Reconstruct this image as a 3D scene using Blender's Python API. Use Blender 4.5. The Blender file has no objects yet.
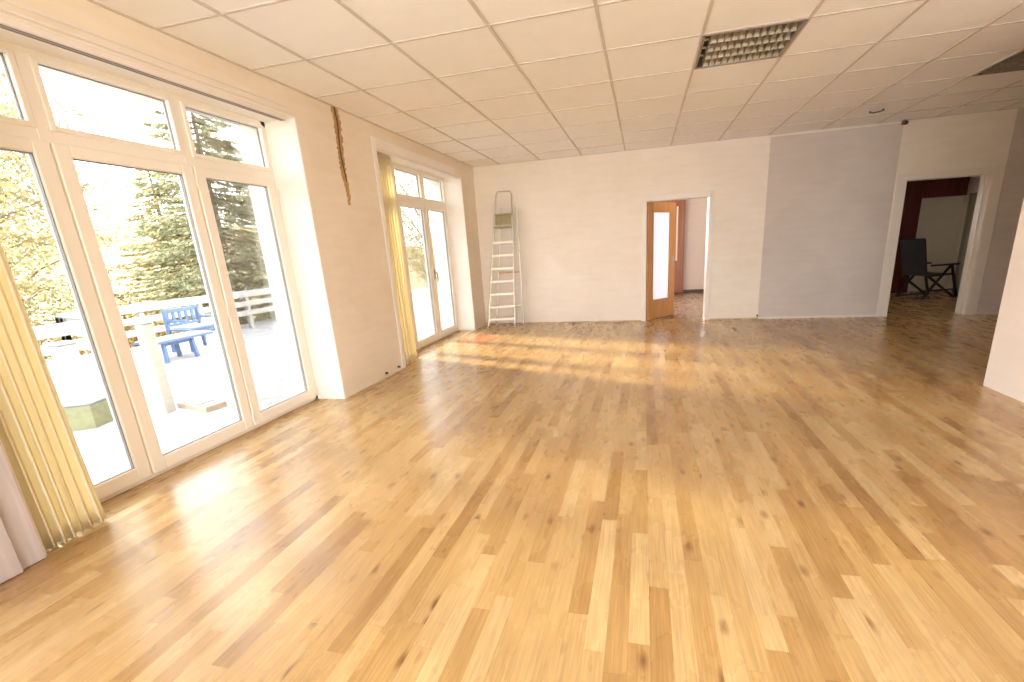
import bpy, math, random
import numpy as np
from mathutils import Vector, Matrix
random.seed(7); rng = np.random.default_rng(7)
scene = bpy.context.scene
col = scene.collection
H, D = 2.757, 8.057          # ceiling height, back wall
XW = -0.315                  # inner face of the window frames
WT = -0.60                   # outer face of the left wall

# ------------------------------------------------------------------ helpers
class MB:
    def __init__(s): s.v = []; s.f = []
    def add(s, vs, fs):
        n = len(s.v); s.v += [tuple(v) for v in vs]; s.f += [tuple(i + n for i in f) for f in fs]
    def box(s, x0, x1, y0, y1, z0, z1, M=None, bev=0):
        if bev:
            b = min(bev, abs(x1-x0)*.45, abs(y1-y0)*.45, abs(z1-z0)*.45)
            # chamfered box: three nested rings per axis -> 24 verts
            cx, cy, cz = (x0+x1)/2, (y0+y1)/2, (z0+z1)/2
            hx, hy, hz = abs(x1-x0)/2, abs(y1-y0)/2, abs(z1-z0)/2
            vs = []; idx = {}
            for sx in (-1, 1):
                for sy in (-1, 1):
                    for sz in (-1, 1):
                        for ax in range(3):
                            p = [sx*(hx-(0 if ax == 0 else b)), sy*(hy-(0 if ax == 1 else b)), sz*(hz-(0 if ax == 2 else b))]
                            idx[(sx, sy, sz, ax)] = len(vs)
                            vs.append((cx+p[0], cy+p[1], cz+p[2]))
            fs = []
            for ax in range(3):
                o = [a for a in range(3) if a != ax]
                for sg in (-1, 1):
                    loop = []
                    for a, b2 in ((-1, -1), (1, -1), (1, 1), (-1, 1)):
                        k = [0, 0, 0]; k[ax] = sg; k[o[0]] = a; k[o[1]] = b2
                        loop.append(idx[(k[0], k[1], k[2], ax)])
                    if (sg == -1) != (ax == 1): loop.reverse()
                    fs.append(loop)
            for ax in range(3):   # edges along axis ax
                o = [a for a in range(3) if a != ax]
                for a in (-1, 1):
                    for b2 in (-1, 1):
                        k0 = [0, 0, 0]; k0[ax] = -1; k0[o[0]] = a; k0[o[1]] = b2
                        k1 = list(k0); k1[ax] = 1
                        loop = [idx[(*k0, o[0])], idx[(*k1, o[0])], idx[(*k1, o[1])], idx[(*k0, o[1])]]
                        if a * b2 * (-1 if ax == 1 else 1) > 0: loop.reverse()
                        fs.append(loop)
            for sx in (-1, 1):
                for sy in (-1, 1):
                    for sz in (-1, 1):
                        l = [idx[(sx, sy, sz, a)] for a in range(3)]
                        if sx*sy*sz < 0: l.reverse()
                        fs.append(l)
        else:
            vs = [(x0,y0,z0),(x1,y0,z0),(x1,y1,z0),(x0,y1,z0),(x0,y0,z1),(x1,y0,z1),(x1,y1,z1),(x0,y1,z1)]
            fs = [(0,3,2,1),(4,5,6,7),(0,1,5,4),(1,2,6,5),(2,3,7,6),(3,0,4,7)]
        if M is not None: vs = [M @ Vector(v) for v in vs]
        s.add(vs, fs)
    def bar(s, a, b, w, t, up=(0,0,1), bev=0):
        a, b = Vector(a), Vector(b); d = b - a; L = d.length; d.normalize(); up = Vector(up)
        x = d.cross(up)
        if x.length < 1e-4: x = d.cross(Vector((1,0,0)))
        x.normalize(); y = x.cross(d); y.normalize()
        M = Matrix(((x.x,y.x,d.x,a.x),(x.y,y.y,d.y,a.y),(x.z,y.z,d.z,a.z),(0,0,0,1)))
        s.box(-w/2, w/2, -t/2, t/2, 0, L, M, bev)
    def tube(s, pts, r, n=8, caps=True):
        pts = [Vector(p) for p in pts]; rs = r if isinstance(r, (list, tuple)) else [r]*len(pts)
        base = len(s.v); ref = None
        for i, p in enumerate(pts):
            d = (pts[min(i+1, len(pts)-1)] - pts[max(i-1, 0)]).normalized()
            if ref is None: ref = d.cross(Vector((0,0,1)) if abs(d.z) < .95 else Vector((1,0,0))).normalized()
            x = (ref - d*ref.dot(d)).normalized(); ref = x; y = d.cross(x)
            for k in range(n):
                a = 2*math.pi*k/n; s.v.append(tuple(p + (x*math.cos(a) + y*math.sin(a))*rs[i]))
        for i in range(len(pts)-1):
            for k in range(n):
                a = base+i*n+k; b = base+i*n+(k+1) % n; s.f.append((a, b, b+n, a+n))
        if caps:
            s.f.append(tuple(base+k for k in range(n))[::-1]); s.f.append(tuple(base+(len(pts)-1)*n+k for k in range(n)))
    def build(s, name, mat, parent=None, smooth=False, loc=None):
        me = bpy.data.meshes.new(name); me.from_pydata(s.v, [], s.f); me.update()
        if mat: me.materials.append(mat)
        if smooth:
            me.polygons.foreach_set('use_smooth', [True]*len(me.polygons))
        o = bpy.data.objects.new(name, me); col.objects.link(o)
        if parent: o.parent = parent
        if loc: o.location = loc
        return o
def tag(o, label=None, cat=None, group=None, kind=None):
    if label: o['label'] = label
    if cat: o['category'] = cat
    if group: o['group'] = group
    if kind: o['kind'] = kind
    return o
def empty(name, loc=(0,0,0), rz=0):
    o = bpy.data.objects.new(name, None); o.location = loc; o.rotation_euler.z = rz; o.empty_display_size = .1
    col.objects.link(o); return o
def struct(name, mb, mat, label, cat):
    return tag(mb.build(name, mat), label, cat, kind='structure')
def copy_tree(o, parent=None):
    c = o.copy(); col.objects.link(c)
    if parent: c.parent = parent
    for ch in list(o.children): copy_tree(ch, c)
    return c

# ------------------------------------------------------------------ materials
def newmat(name):
    m = bpy.data.materials.new(name); m.use_nodes = True; nt = m.node_tree; nt.nodes.clear()
    return m, nt, nt.nodes, nt.links
def simple(name, c, rough=.6, metal=0, noise=0, nscale=8, bump=0, bscale=60, spec=.5, coat=0, c2=None):
    m, nt, N, L = newmat(name)
    out = N.new('ShaderNodeOutputMaterial'); b = N.new('ShaderNodeBsdfPrincipled')
    L.new(b.outputs[0], out.inputs[0])
    b.inputs['Base Color'].default_value = (*c, 1); b.inputs['Roughness'].default_value = rough
    b.inputs['Metallic'].default_value = metal; b.inputs['Specular IOR Level'].default_value = spec
    b.inputs['Coat Weight'].default_value = coat
    geo = N.new('ShaderNodeNewGeometry')
    if noise or c2:
        n = N.new('ShaderNodeTexNoise'); n.inputs['Scale'].default_value = nscale; n.inputs['Detail'].default_value = 6
        L.new(geo.outputs['Position'], n.inputs['Vector'])
        r = N.new('ShaderNodeValToRGB'); r.color_ramp.elements[0].position = .3; r.color_ramp.elements[1].position = .7
        a = c2 if c2 else tuple(x*(1-noise) for x in c)
        r.color_ramp.elements[0].color = (*a, 1); r.color_ramp.elements[1].color = (*c, 1)
        L.new(n.outputs[0], r.inputs[0]); L.new(r.outputs[0], b.inputs['Base Color'])
    if bump:
        n2 = N.new('ShaderNodeTexNoise'); n2.inputs['Scale'].default_value = bscale; n2.inputs['Detail'].default_value = 5
        L.new(geo.outputs['Position'], n2.inputs['Vector'])
        bp = N.new('ShaderNodeBump'); bp.inputs['Strength'].default_value = bump; bp.inputs['Distance'].default_value = .01
        L.new(n2.outputs[0], bp.inputs['Height']); L.new(bp.outputs[0], b.inputs['Normal'])
    return m
def plaster(name, c, dark, stain=.5):
    """painted plaster with big soft patches, trowel smears and fine grain"""
    m, nt, N, L = newmat(name)
    out = N.new('ShaderNodeOutputMaterial'); b = N.new('ShaderNodeBsdfPrincipled'); L.new(b.outputs[0], out.inputs[0])
    b.inputs['Roughness'].default_value = .75; b.inputs['Specular IOR Level'].default_value = .25
    geo = N.new('ShaderNodeNewGeometry')
    n = N.new('ShaderNodeTexNoise'); n.inputs['Scale'].default_value = 1.3; n.inputs['Detail'].default_value = 7; n.inputs['Roughness'].default_value = .6
    n.inputs['Distortion'].default_value = .8
    L.new(geo.outputs['Position'], n.inputs['Vector'])
    mp = N.new('ShaderNodeMapping'); mp.inputs['Scale'].default_value = (1.2, 1.2, 7); L.new(geo.outputs['Position'], mp.inputs[0])
    n2 = N.new('ShaderNodeTexNoise'); n2.inputs['Scale'].default_value = 2.2; n2.inputs['Detail'].default_value = 4; L.new(mp.outputs[0], n2.inputs['Vector'])
    mm = N.new('ShaderNodeMix'); mm.inputs['Factor'].default_value = .4; L.new(n.outputs[0], mm.inputs['A']); L.new(n2.outputs[0], mm.inputs['B'])
    r = N.new('ShaderNodeValToRGB'); r.color_ramp.elements[0].position = .33; r.color_ramp.elements[1].position = .62
    r.color_ramp.elements[0].color = (*dark, 1); r.color_ramp.elements[1].color = (*c, 1)
    L.new(mm.outputs['Result'], r.inputs[0]); L.new(r.outputs[0], b.inputs['Base Color'])
    n3 = N.new('ShaderNodeTexNoise'); n3.inputs['Scale'].default_value = 25; n3.inputs['Detail'].default_value = 8; L.new(geo.outputs['Position'], n3.inputs['Vector'])
    bp = N.new('ShaderNodeBump'); bp.inputs['Strength'].default_value = .25; bp.inputs['Distance'].default_value = .006
    L.new(n3.outputs[0], bp.inputs['Height']); L.new(bp.outputs[0], b.inputs['Normal'])
    return m
def parquet(name, cols, W=.075, LEN=.75, rough=.28, gapdark=.78, red=False):
    m, nt, N, L = newmat(name)
    def math_(op, a, b=None, c=None):
        n = N.new('ShaderNodeMath'); n.operation = op
        for i, v in enumerate((a, b, c)):
            if v is None: continue
            if isinstance(v, (int, float)): n.inputs[i].default_value = v
            else: L.new(v, n.inputs[i])
        return n.outputs[0]
    out = N.new('ShaderNodeOutputMaterial'); b = N.new('ShaderNodeBsdfPrincipled'); L.new(b.outputs[0], out.inputs[0])
    geo = N.new('ShaderNodeNewGeometry'); sp = N.new('ShaderNodeSeparateXYZ'); L.new(geo.outputs['Position'], sp.inputs[0])
    X, Y = sp.outputs[0], sp.outputs[1]
    u = math_('DIVIDE', X, W); cu = math_('FLOOR', u); fu = math_('FRACT', u)
    w1 = N.new('ShaderNodeTexWhiteNoise'); w1.noise_dimensions = '1D'; L.new(cu, w1.inputs['W'])
    ln = math_('MULTIPLY_ADD', w1.outputs['Value'], .35, LEN*.8)
    v = math_('ADD', math_('DIVIDE', Y, ln), math_('MULTIPLY', w1.outputs['Value'], 37.3)); cv = math_('FLOOR', v); fv = math_('FRACT', v)
    cb = N.new('ShaderNodeCombineXYZ'); L.new(cu, cb.inputs[0]); L.new(cv, cb.inputs[1])
    w2 = N.new('ShaderNodeTexWhiteNoise'); w2.noise_dimensions = '2D'; L.new(cb.outputs[0], w2.inputs['Vector'])
    pid = w2.outputs['Value']
    # grain
    cg = N.new('ShaderNodeCombineXYZ')
    L.new(math_('MULTIPLY_ADD', pid, 40, math_('MULTIPLY', X, 42)), cg.inputs[0]); L.new(math_('MULTIPLY_ADD', pid, 90, math_('MULTIPLY', Y, 2.6)), cg.inputs[1]); L.new(math_('MULTIPLY', pid, 31), cg.inputs[2])
    ng = N.new('ShaderNodeTexNoise'); ng.inputs['Scale'].default_value = 1; ng.inputs['Detail'].default_value = 6; ng.inputs['Roughness'].default_value = .65; ng.inputs['Distortion'].default_value = 1.2
    L.new(cg.outputs[0], ng.inputs['Vector'])
    cl = N.new('ShaderNodeCombineXYZ'); L.new(math_('MULTIPLY', X, 5), cl.inputs[0]); L.new(math_('MULTIPLY', Y, 2.2), cl.inputs[1]); L.new(math_('MULTIPLY', pid, 50), cl.inputs[2])
    nl = N.new('ShaderNodeTexNoise'); nl.inputs['Scale'].default_value = 1.6; nl.inputs['Detail'].default_value = 3; L.new(cl.outputs[0], nl.inputs['Vector'])
    val = math_('ADD', pid, math_('MULTIPLY', math_('SUBTRACT', ng.outputs[0], .5), .42))
    val = math_('ADD', val, math_('MULTIPLY', math_('SUBTRACT', nl.outputs[0], .5), .32))
    r = N.new('ShaderNodeValToRGB'); cr = r.color_ramp
    while len(cr.elements) < len(cols): cr.elements.new(.5)
    for e, (p, c) in zip(cr.elements, cols): e.position = p; e.color = (*c, 1)
    L.new(val, r.inputs[0])
    # knots
    ck = N.new('ShaderNodeCombineXYZ'); L.new(math_('MULTIPLY', X, 9), ck.inputs[0]); L.new(math_('MULTIPLY', Y, 4), ck.inputs[1]); L.new(math_('MULTIPLY', pid, 17), ck.inputs[2])
    vo = N.new('ShaderNodeTexVoronoi'); vo.inputs['Scale'].default_value = .9; L.new(ck.outputs[0], vo.inputs['Vector'])
    kn = N.new('ShaderNodeMapRange'); kn.inputs['From Min'].default_value = .05; kn.inputs['From Max'].default_value = .19; kn.inputs['To Min'].default_value = .85; kn.inputs['To Max'].default_value = 0
    kd = math_('ADD', vo.outputs['Distance'], math_('MULTIPLY', math_('SUBTRACT', ng.outputs[0], .5), .12))
    L.new(kd, kn.inputs['Value'])
    mk = N.new('ShaderNodeMix'); mk.data_type = 'RGBA'; L.new(kn.outputs[0], mk.inputs['Factor']); L.new(r.outputs[0], mk.inputs['A']); mk.inputs['B'].default_value = (.15, .065, .022, 1)
    cf = N.new('ShaderNodeCombineXYZ'); L.new(math_('MULTIPLY_ADD', pid, 70, math_('MULTIPLY', X, 150)), cf.inputs[0]); L.new(math_('MULTIPLY', Y, 5), cf.inputs[1]); L.new(math_('MULTIPLY', pid, 23), cf.inputs[2])
    nf = N.new('ShaderNodeTexNoise'); nf.inputs['Scale'].default_value = 1; nf.inputs['Detail'].default_value = 3; L.new(cf.outputs[0], nf.inputs['Vector'])
    fs = N.new('ShaderNodeMapRange'); fs.inputs['From Min'].default_value = .3; fs.inputs['From Max'].default_value = .7; fs.inputs['To Min'].default_value = .80; fs.inputs['To Max'].default_value = 1.12; L.new(nf.outputs[0], fs.inputs['Value'])
    # joints
    e1 = math_('MULTIPLY', math_('MINIMUM', fu, math_('SUBTRACT', 1, fu)), W)
    e2 = math_('MULTIPLY', math_('MINIMUM', fv, math_('SUBTRACT', 1, fv)), ln)
    e = math_('MINIMUM', e1, e2)
    g = N.new('ShaderNodeMapRange'); g.inputs['From Min'].default_value = .0004; g.inputs['From Max'].default_value = .0016; g.inputs['To Min'].default_value = gapdark; g.inputs['To Max'].default_value = 1
    L.new(e, g.inputs['Value']); gm = math_('MULTIPLY', g.outputs[0], fs.outputs[0])
    mg = N.new('ShaderNodeMix'); mg.data_type = 'RGBA'; mg.blend_type = 'MULTIPLY'; mg.inputs['Factor'].default_value = 1
    L.new(mk.outputs['Result'], mg.inputs['A']); L.new(gm, mg.inputs['B'])
    last = mg.outputs['Result']
    if red:   # reddish patch on the boards in front of the second window
        dx = math_('DIVIDE', math_('SUBTRACT', X, .40), .30); dy = math_('DIVIDE', math_('SUBTRACT', Y, 6.66), .36)
        d2 = math_('ADD', math_('MULTIPLY', dx, dx), math_('MULTIPLY', dy, dy))
        ns = N.new('ShaderNodeTexNoise'); ns.inputs['Scale'].default_value = 7; L.new(geo.outputs['Position'], ns.inputs['Vector'])
        d3 = math_('ADD', d2, math_('MULTIPLY', math_('SUBTRACT', ns.outputs[0], .5), 1.6))
        rs = N.new('ShaderNodeMapRange'); rs.inputs['From Min'].default_value = .55; rs.inputs['From Max'].default_value = 1.25; rs.inputs['To Min'].default_value = .5; rs.inputs['To Max'].default_value = 0
        L.new(d3, rs.inputs['Value'])
        mr = N.new('ShaderNodeMix'); mr.data_type = 'RGBA'; L.new(rs.outputs[0], mr.inputs['Factor']); L.new(last, mr.inputs['A']); mr.inputs['B'].default_value = (.72, .16, .1, 1)
        last = mr.outputs['Result']
    L.new(last, b.inputs['Base Color'])
    rr = math_('MULTIPLY_ADD', nl.outputs[0], .14, rough - .07); L.new(rr, b.inputs['Roughness'])
    b.inputs['Specular IOR Level'].default_value = .5; b.inputs['Coat Weight'].default_value = .25; b.inputs['Coat Roughness'].default_value = .22
    bp = N.new('ShaderNodeBump'); bp.inputs['Strength'].default_value = .12; bp.inputs['Distance'].default_value = .003
    L.new(math_('MULTIPLY', g.outputs[0], math_('ADD', .7, math_('MULTIPLY', ng.outputs[0], .3))), bp.inputs['Height']); L.new(bp.outputs[0], b.inputs['Normal'])
    return m
def sheer(name, c, trans=.5, tint=None):
    m, nt, N, L = newmat(name)
    out = N.new('ShaderNodeOutputMaterial'); d = N.new('ShaderNodeBsdfDiffuse'); t = N.new('ShaderNodeBsdfTranslucent'); mx = N.new('ShaderNodeMixShader')
    geo = N.new('ShaderNodeNewGeometry'); n = N.new('ShaderNodeTexNoise'); n.inputs['Scale'].default_value = 30; L.new(geo.outputs['Position'], n.inputs['Vector'])
    r = N.new('ShaderNodeValToRGB'); r.color_ramp.elements[0].color = (*[x*.85 for x in c], 1); r.color_ramp.elements[1].color = (*c, 1); L.new(n.outputs[0], r.inputs[0])
    L.new(r.outputs[0], d.inputs[0]); t.inputs[0].default_value = (*(tint or c), 1); mx.inputs[0].default_value = trans
    L.new(d.outputs[0], mx.inputs[1]); L.new(t.outputs[0], mx.inputs[2]); L.new(mx.outputs[0], out.inputs[0])
    return m
def foliage_mat(name, c1, c2, c3, trans=.35):
    m, nt, N, L = newmat(name)
    out = N.new('ShaderNodeOutputMaterial'); d = N.new('ShaderNodeBsdfDiffuse'); t = N.new('ShaderNodeBsdfTranslucent'); mx = N.new('ShaderNodeMixShader')
    geo = N.new('ShaderNodeNewGeometry'); n = N.new('ShaderNodeTexNoise'); n.inputs['Scale'].default_value = 1.7; n.inputs['Detail'].default_value = 3; L.new(geo.outputs['Position'], n.inputs['Vector'])
    ad = N.new('ShaderNodeMath'); ad.operation = 'MULTIPLY_ADD'; ad.inputs[1].default_value = .5; L.new(geo.outputs['Random Per Island'], ad.inputs[0]); L.new(n.outputs[0], ad.inputs[2])
    r = N.new('ShaderNodeValToRGB'); cr = r.color_ramp; cr.elements.new(.7)
    for e, p, c in zip(cr.elements, (.45, .72, 1.0), (c1, c2, c3)): e.position = p; e.color = (*c, 1)
    L.new(ad.outputs[0], r.inputs[0]); L.new(r.outputs[0], d.inputs[0]); L.new(r.outputs[0], t.inputs[0]); mx.inputs[0].default_value = trans
    L.new(d.outputs[0], mx.inputs[1]); L.new(t.outputs[0], mx.inputs[2]); L.new(mx.outputs[0], out.inputs[0])
    return m
def glass_mat(name):
    m, nt, N, L = newmat(name)
    out = N.new('ShaderNodeOutputMaterial'); t = N.new('ShaderNodeBsdfTransparent'); g = N.new('ShaderNodeBsdfGlossy'); mx = N.new('ShaderNodeMixShader')
    t.inputs[0].default_value = (.97, .98, .97, 1); g.inputs['Roughness'].default_value = .02
    lw = N.new('ShaderNodeFresnel'); lw.inputs[0].default_value = 1.45
    ml = N.new('ShaderNodeMath'); ml.operation = 'MULTIPLY'; ml.inputs[1].default_value = .7; L.new(lw.outputs[0], ml.inputs[0]); L.new(ml.outputs[0], mx.inputs[0])
    L.new(t.outputs[0], mx.inputs[1]); L.new(g.outputs[0], mx.inputs[2]); L.new(mx.outputs[0], out.inputs[0])
    return m
def wood(name, c1, c2, rough=.4, axis=2, scale=1.):
    m, nt, N, L = newmat(name)
    out = N.new('ShaderNodeOutputMaterial'); b = N.new('ShaderNodeBsdfPrincipled'); L.new(b.outputs[0], out.inputs[0]); b.inputs['Roughness'].default_value = rough
    geo = N.new('ShaderNodeNewGeometry'); mp = N.new('ShaderNodeMapping'); sc = [26*scale]*3; sc[axis] = 1.6*scale; mp.inputs['Scale'].default_value = sc
    L.new(geo.outputs['Position'], mp.inputs[0]); n = N.new('ShaderNodeTexNoise'); n.inputs['Scale'].default_value = 1; n.inputs['Detail'].default_value = 5; n.inputs['Distortion'].default_value = .7; L.new(mp.outputs[0], n.inputs['Vector'])
    r = N.new('ShaderNodeValToRGB'); r.color_ramp.elements[0].position = .35; r.color_ramp.elements[1].position = .65
    r.color_ramp.elements[0].color = (*c1, 1); r.color_ramp.elements[1].color = (*c2, 1); L.new(n.outputs[0], r.inputs[0]); L.new(r.outputs[0], b.inputs['Base Color'])
    return m

M_plaster = plaster('warm_plaster', (.86, .785, .665), (.79, .70, .57))
M_plaster_b = plaster('pale_plaster', (.87, .825, .765), (.81, .75, .68))
M_patch = plaster('grey_mauve_plaster', (.66, .61, .59), (.59, .54, .51))
M_ceil = simple('ceiling_tile', (.91, .92, .95), .85, noise=.03, nscale=6, bump=.1, bscale=140, spec=.15)
M_grid = simple('ceiling_grid', (.60, .56, .53), .5)
M_white = simple('white_upvc', (.88, .84, .76), .32)
M_reveal = plaster('white_reveal', (.90, .88, .85), (.85, .83, .79))
M_casing = simple('white_gloss_paint', (.82, .775, .73), .4, noise=.05, nscale=9)
M_gasket = simple('grey_gasket', (.26, .25, .25), .5)
M_glass = glass_mat('window_glass')
M_metal = simple('brushed_aluminium', (.50, .46, .38), .42, metal=.5, noise=.1, nscale=40)
M_lou = simple('louvre_aluminium', (.36, .32, .25), .5, metal=.6)
M_dark = simple('dark_recess', (.06, .05, .045), .6)
oak = [(0.0, (.33, .185, .066)), (.2, (.425, .258, .10)), (.5, (.475, .305, .13)), (.78, (.515, .345, .158)), (1.0, (.56, .40, .20))]
M_floor = parquet('oak_strip_parquet', oak, red=True)
M_floor2 = parquet('brown_laminate', [(0, (.23, .15, .10)), (.5, (.27, .18, .125)), (1, (.31, .22, .155))], W=.18, LEN=1.1)
M_curtain = sheer('cream_curtain_fabric', (.95, .89, .71), .5, (.98, .93, .74))
M_door = wood('honey_oak_veneer', (.50, .24, .075), (.60, .31, .11), .35)
M_brown = wood('reddish_brown_veneer', (.27, .10, .055), (.36, .15, .085), .35)
M_board = wood('whitewashed_board', (.46, .41, .405), (.55, .50, .49), .55)
M_snow = simple('snow', (.27, .285, .31), .6, bump=.4, bscale=9, noise=.03, nscale=2)
M_rail = simple('weathered_white_paint', (.38, .365, .34), .6, noise=.12, nscale=14)
M_blue = simple('blue_garden_paint', (.08, .14, .28), .5, noise=.2, nscale=12)
M_bark = simple('bark', (.16, .11, .07), .9, noise=.4, nscale=10)
M_sack = simple('olive_canvas', (.22, .22, .12), .8, noise=.25, nscale=14)
M_black = simple('black_plastic', (.018, .017, .018), .4)
M_crack = simple('exposed_brown_render', (.40, .23, .09), .9, c2=(.58, .38, .18), nscale=30, bump=.8, bscale=50)

# ------------------------------------------------------------------ room shell
b = MB(); b.box(WT, 9.2, -3.2, 8.26, -.12, 0); b.box(5.9, 9.2, 8.26, 11.4, -.12, 0)
struct('floor', b, M_floor, 'glossy light oak strip parquet floor running the length of the empty room', 'floor')
b = MB(); b.box(.0, 5.7, 8.262, 12.6, -.12, -.002)
struct('floor', b, M_floor2, 'dull brown laminate floor of the side room seen through the glazed oak door', 'floor')

# suspended ceiling: tiles with T bars; two cells hold the luminaires
gx = [0.5 + .7*k for k in range(-1, 13)]; gy = [3.30 - .7*k for k in range(9, 0, -1)] + [3.30 + .7*k for k in range(0, 8)]
lights = [(3.3, 4.0), (6.1, 5.4)]
b = MB()
xs = [-.02] + [g for g in gx if 0 < g < 8.95] + [9.0]; ys = [-3.0] + [g for g in gy if -3 < g < D-.05] + [D + .02]
for i in range(len(xs)-1):
    for j in range(len(ys)-1):
        if any(abs(xs[i]-lx) < .05 and abs(ys[j]-ly) < .05 for lx, ly in lights): continue
        dz = [random.uniform(0, .0035) for _ in range(4)]
        x0, x1, y0, y1 = xs[i]+.006, xs[i+1]-.006, ys[j]+.006, ys[j+1]-.006
        z = H + .004
        b.add([(x0,y0,z+dz[0]),(x0,y1,z+dz[1]),(x1,y1,z+dz[2]),(x1,y0,z+dz[3]),(x0,y0,z+.03),(x0,y1,z+.03),(x1,y1,z+.03),(x1,y0,z+.03)],
              [(0,1,2,3),(7,6,5,4),(0,3,7,4),(1,0,4,5),(2,1,5,6),(3,2,6,7)])
ceiling = struct('ceiling', b, M_ceil, 'suspended ceiling of pale square tiles in a thin metal grid', 'ceiling')
b = MB()
for x in xs[1:-1]: b.box(x-.011, x+.011, -3.0, D, H-.001, H+.02)
for y in ys[1:-1]: b.box(0, 9.0, y-.009, y+.009, H, H+.02)
for x0, x1, y0, y1 in ((0, .02, -3, D), (0, 9, D-.02, D)): b.box(x0, x1, y0, y1, H-.001, H+.006)
b.build('grid', M_grid, ceiling)
b = MB(); b.box(WT, 9.3, -3.2, 12.8, 2.98, 3.1)  # unseen slab added to stop sky light leaking past the tiles
struct('ceiling', b, M_plaster, 'unseen solid slab added above the suspended tiles to block sky light', 'ceiling')

# left wall with two window openings (and one more added behind the camera for its light)
OP = [(-1.9, .45), (1.30, 3.72), (4.955, 7.46)]; LZ = 2.54
b = MB(); y = -3.2
for a, c in OP:
    b.box(WT, 0, y, a, -.12, 2.98, bev=0); b.box(WT, 0, a, c, LZ, 2.98); b.box(WT, 0, a, c, -.12, -.001); y = c
b.box(WT, 0, y, 12.6, -.12, 2.98)
wl = struct('wall_left', b, M_plaster, 'warm cream plaster wall with the two tall terrace windows', 'wall')
# lighter reveals
b = MB()
for a, c in OP:
    for yy, s in ((a, 1), (c, -1)):
        b.box(XW-.01, -.006, min(yy, yy+s*.006), max(yy, yy+s*.006), 0, LZ); b.box(WT-.01, XW-.06, min(yy, yy+s*.006), max(yy, yy+s*.006), -.1, LZ)
    b.box(XW-.01, -.006, a+.006, c-.006, LZ-.006, LZ)
b.build('reveal', M_reveal, wl)
# chased groove with ragged edges below the ceiling
b = MB(); zs = np.linspace(H+.0, 1.87, 40); vs = []; fs = []
yc = 4.29; L_, R_ = [], []
for i, z in enumerate(zs):
    t = i/39; w = .040*(1-t)**.5 + .014; jy = .012*math.sin(t*9) + .004*t
    L_.append(yc+jy-w*(1+random.uniform(-.3,.4))); R_.append(yc+jy+w*(1+random.uniform(-.3,.4)))
n = len(zs)
for i in range(n):
    vs += [(.001, L_[i], zs[i]), (.007, L_[i]+.006, zs[i]), (.002, (L_[i]+R_[i])/2, zs[i]), (.008, R_[i]-.006, zs[i]), (.001, R_[i], zs[i])]
for i in range(n-1):
    for k in range(4): fs.append((i*5+k, i*5+k+1, i*5+k+6, i*5+k+5))
b.add(vs, fs); cr = b.build('wall_chase', M_crack, wl); cr['label'] = 'ragged brown groove chased into the plaster'
b = MB(); b.tube([(.008, yc-.004+.012*math.sin(t*9)+.004*t, H-.9*t*.86) for t in [i/14 for i in range(13)]], .006, 6)
b.build('cable', simple('dark_cable', (.10, .06, .03), .6), wl)
b = MB()
for (yy, zz) in ((4.49, .05), (4.77, .05)):
    b.tube([(0, yy, zz), (.03, yy, zz)], [.016, .012], 10)
b.build('pipe_stub', M_dark, wl)
# smooth plaster band round the second window
b = MB(); b.box(0, .008, 4.875, 4.955, 0, 2.625, bev=.003); b.box(0, .008, 4.955, 7.2, 2.54, 2.625, bev=.003)
b.build('plaster_band', M_reveal, wl)

# back wall with two door openings
D1, D2 = (2.93, 3.915), (6.56, 7.59); DT = 1.975; T = .2
b = MB()
b.box(-.02, D1[0], D, D+T, -.1, 2.98); b.box(D1[1], D2[0], D, D+T, -.1, 2.98); b.box(D2[1], 9.1, D, D+T, -.1, 2.98)
for d in (D1, D2): b.box(d[0], d[1], D, D+T, DT, 2.98); b.box(d[0], d[1], D, D+T, -.1, -.001)
wb = struct('wall_back', b, M_plaster_b, 'pale pinkish cream back wall with two doorways', 'wall')
b = MB(); b.box(4.73, 6.425, D-.012, D, .03, H-.03, bev=.002); p = b.build('plasterboard_panel', M_patch, wb); p['label'] = 'mottled grey mauve section of wall'
b = MB(); b.box(7.73, 8.98, D-.006, D, .0, H); p = b.build('plasterboard_panel', M_patch, wb); p['label'] = 'mottled grey mauve section of wall right of the doorway'
b = MB(); b.box(0, D1[0]-.07, D-.004, D+.0, 0, .02); b.box(D1[1]+.07, 4.73, D-.004, D, 0, .02)
struct('wall_foot_strip', b, simple('wall_foot_line', (.50, .40, .30), .8), 'thin brown strip for the gap line along the foot of the back wall', 'baseboard')  # brown strip drawn as the dark gap line at the wall foot

# right hand partition and outer right wall, rear wall with a window added for fill light, side rooms
b = MB(); b.box(5.70, 5.90, -3.2, 4.42, -.1, 2.98)
struct('wall_right', b, plaster('partition_plaster', (.80, .74, .70), (.75, .69, .65)), 'pale partition wall ending part way down the right side of the room', 'wall')
b = MB(); b.box(9.0, 9.2, -3.2, 11.4, -.1, 2.98)
struct('wall_far_right', b, M_plaster_b, 'pale far right wall hidden behind the partition', 'wall')
b = MB(); b.box(WT, 1.0, -3.2, -3.0, -.1, 2.98); b.box(5.2, 9.2, -3.2, -3.0, -.1, 2.98); b.box(1.0, 5.2, -3.2, -3.0, -.1, .05); b.box(1.0, 5.2, -3.2, -3.0, 2.54, 2.98)  # unseen opening added to let fill light reach the back wall
struct('wall_rear', b, M_plaster_b, 'cream rear wall with a wide opening added for fill light', 'wall')
b = MB()
b.box(5.62, 5.72, D+T, 12.6, -.1, 2.98)
b.box(0, .9, 12.5, 12.7, -.1, 2.98); b.box(0, 5.7, 12.45, 12.6, -.1, .9); b.box(0, 5.7, 12.45, 12.6, 2.4, 2.98); b.box(2.55, 5.7, 12.45, 12.6, .9, 2.4)
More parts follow.
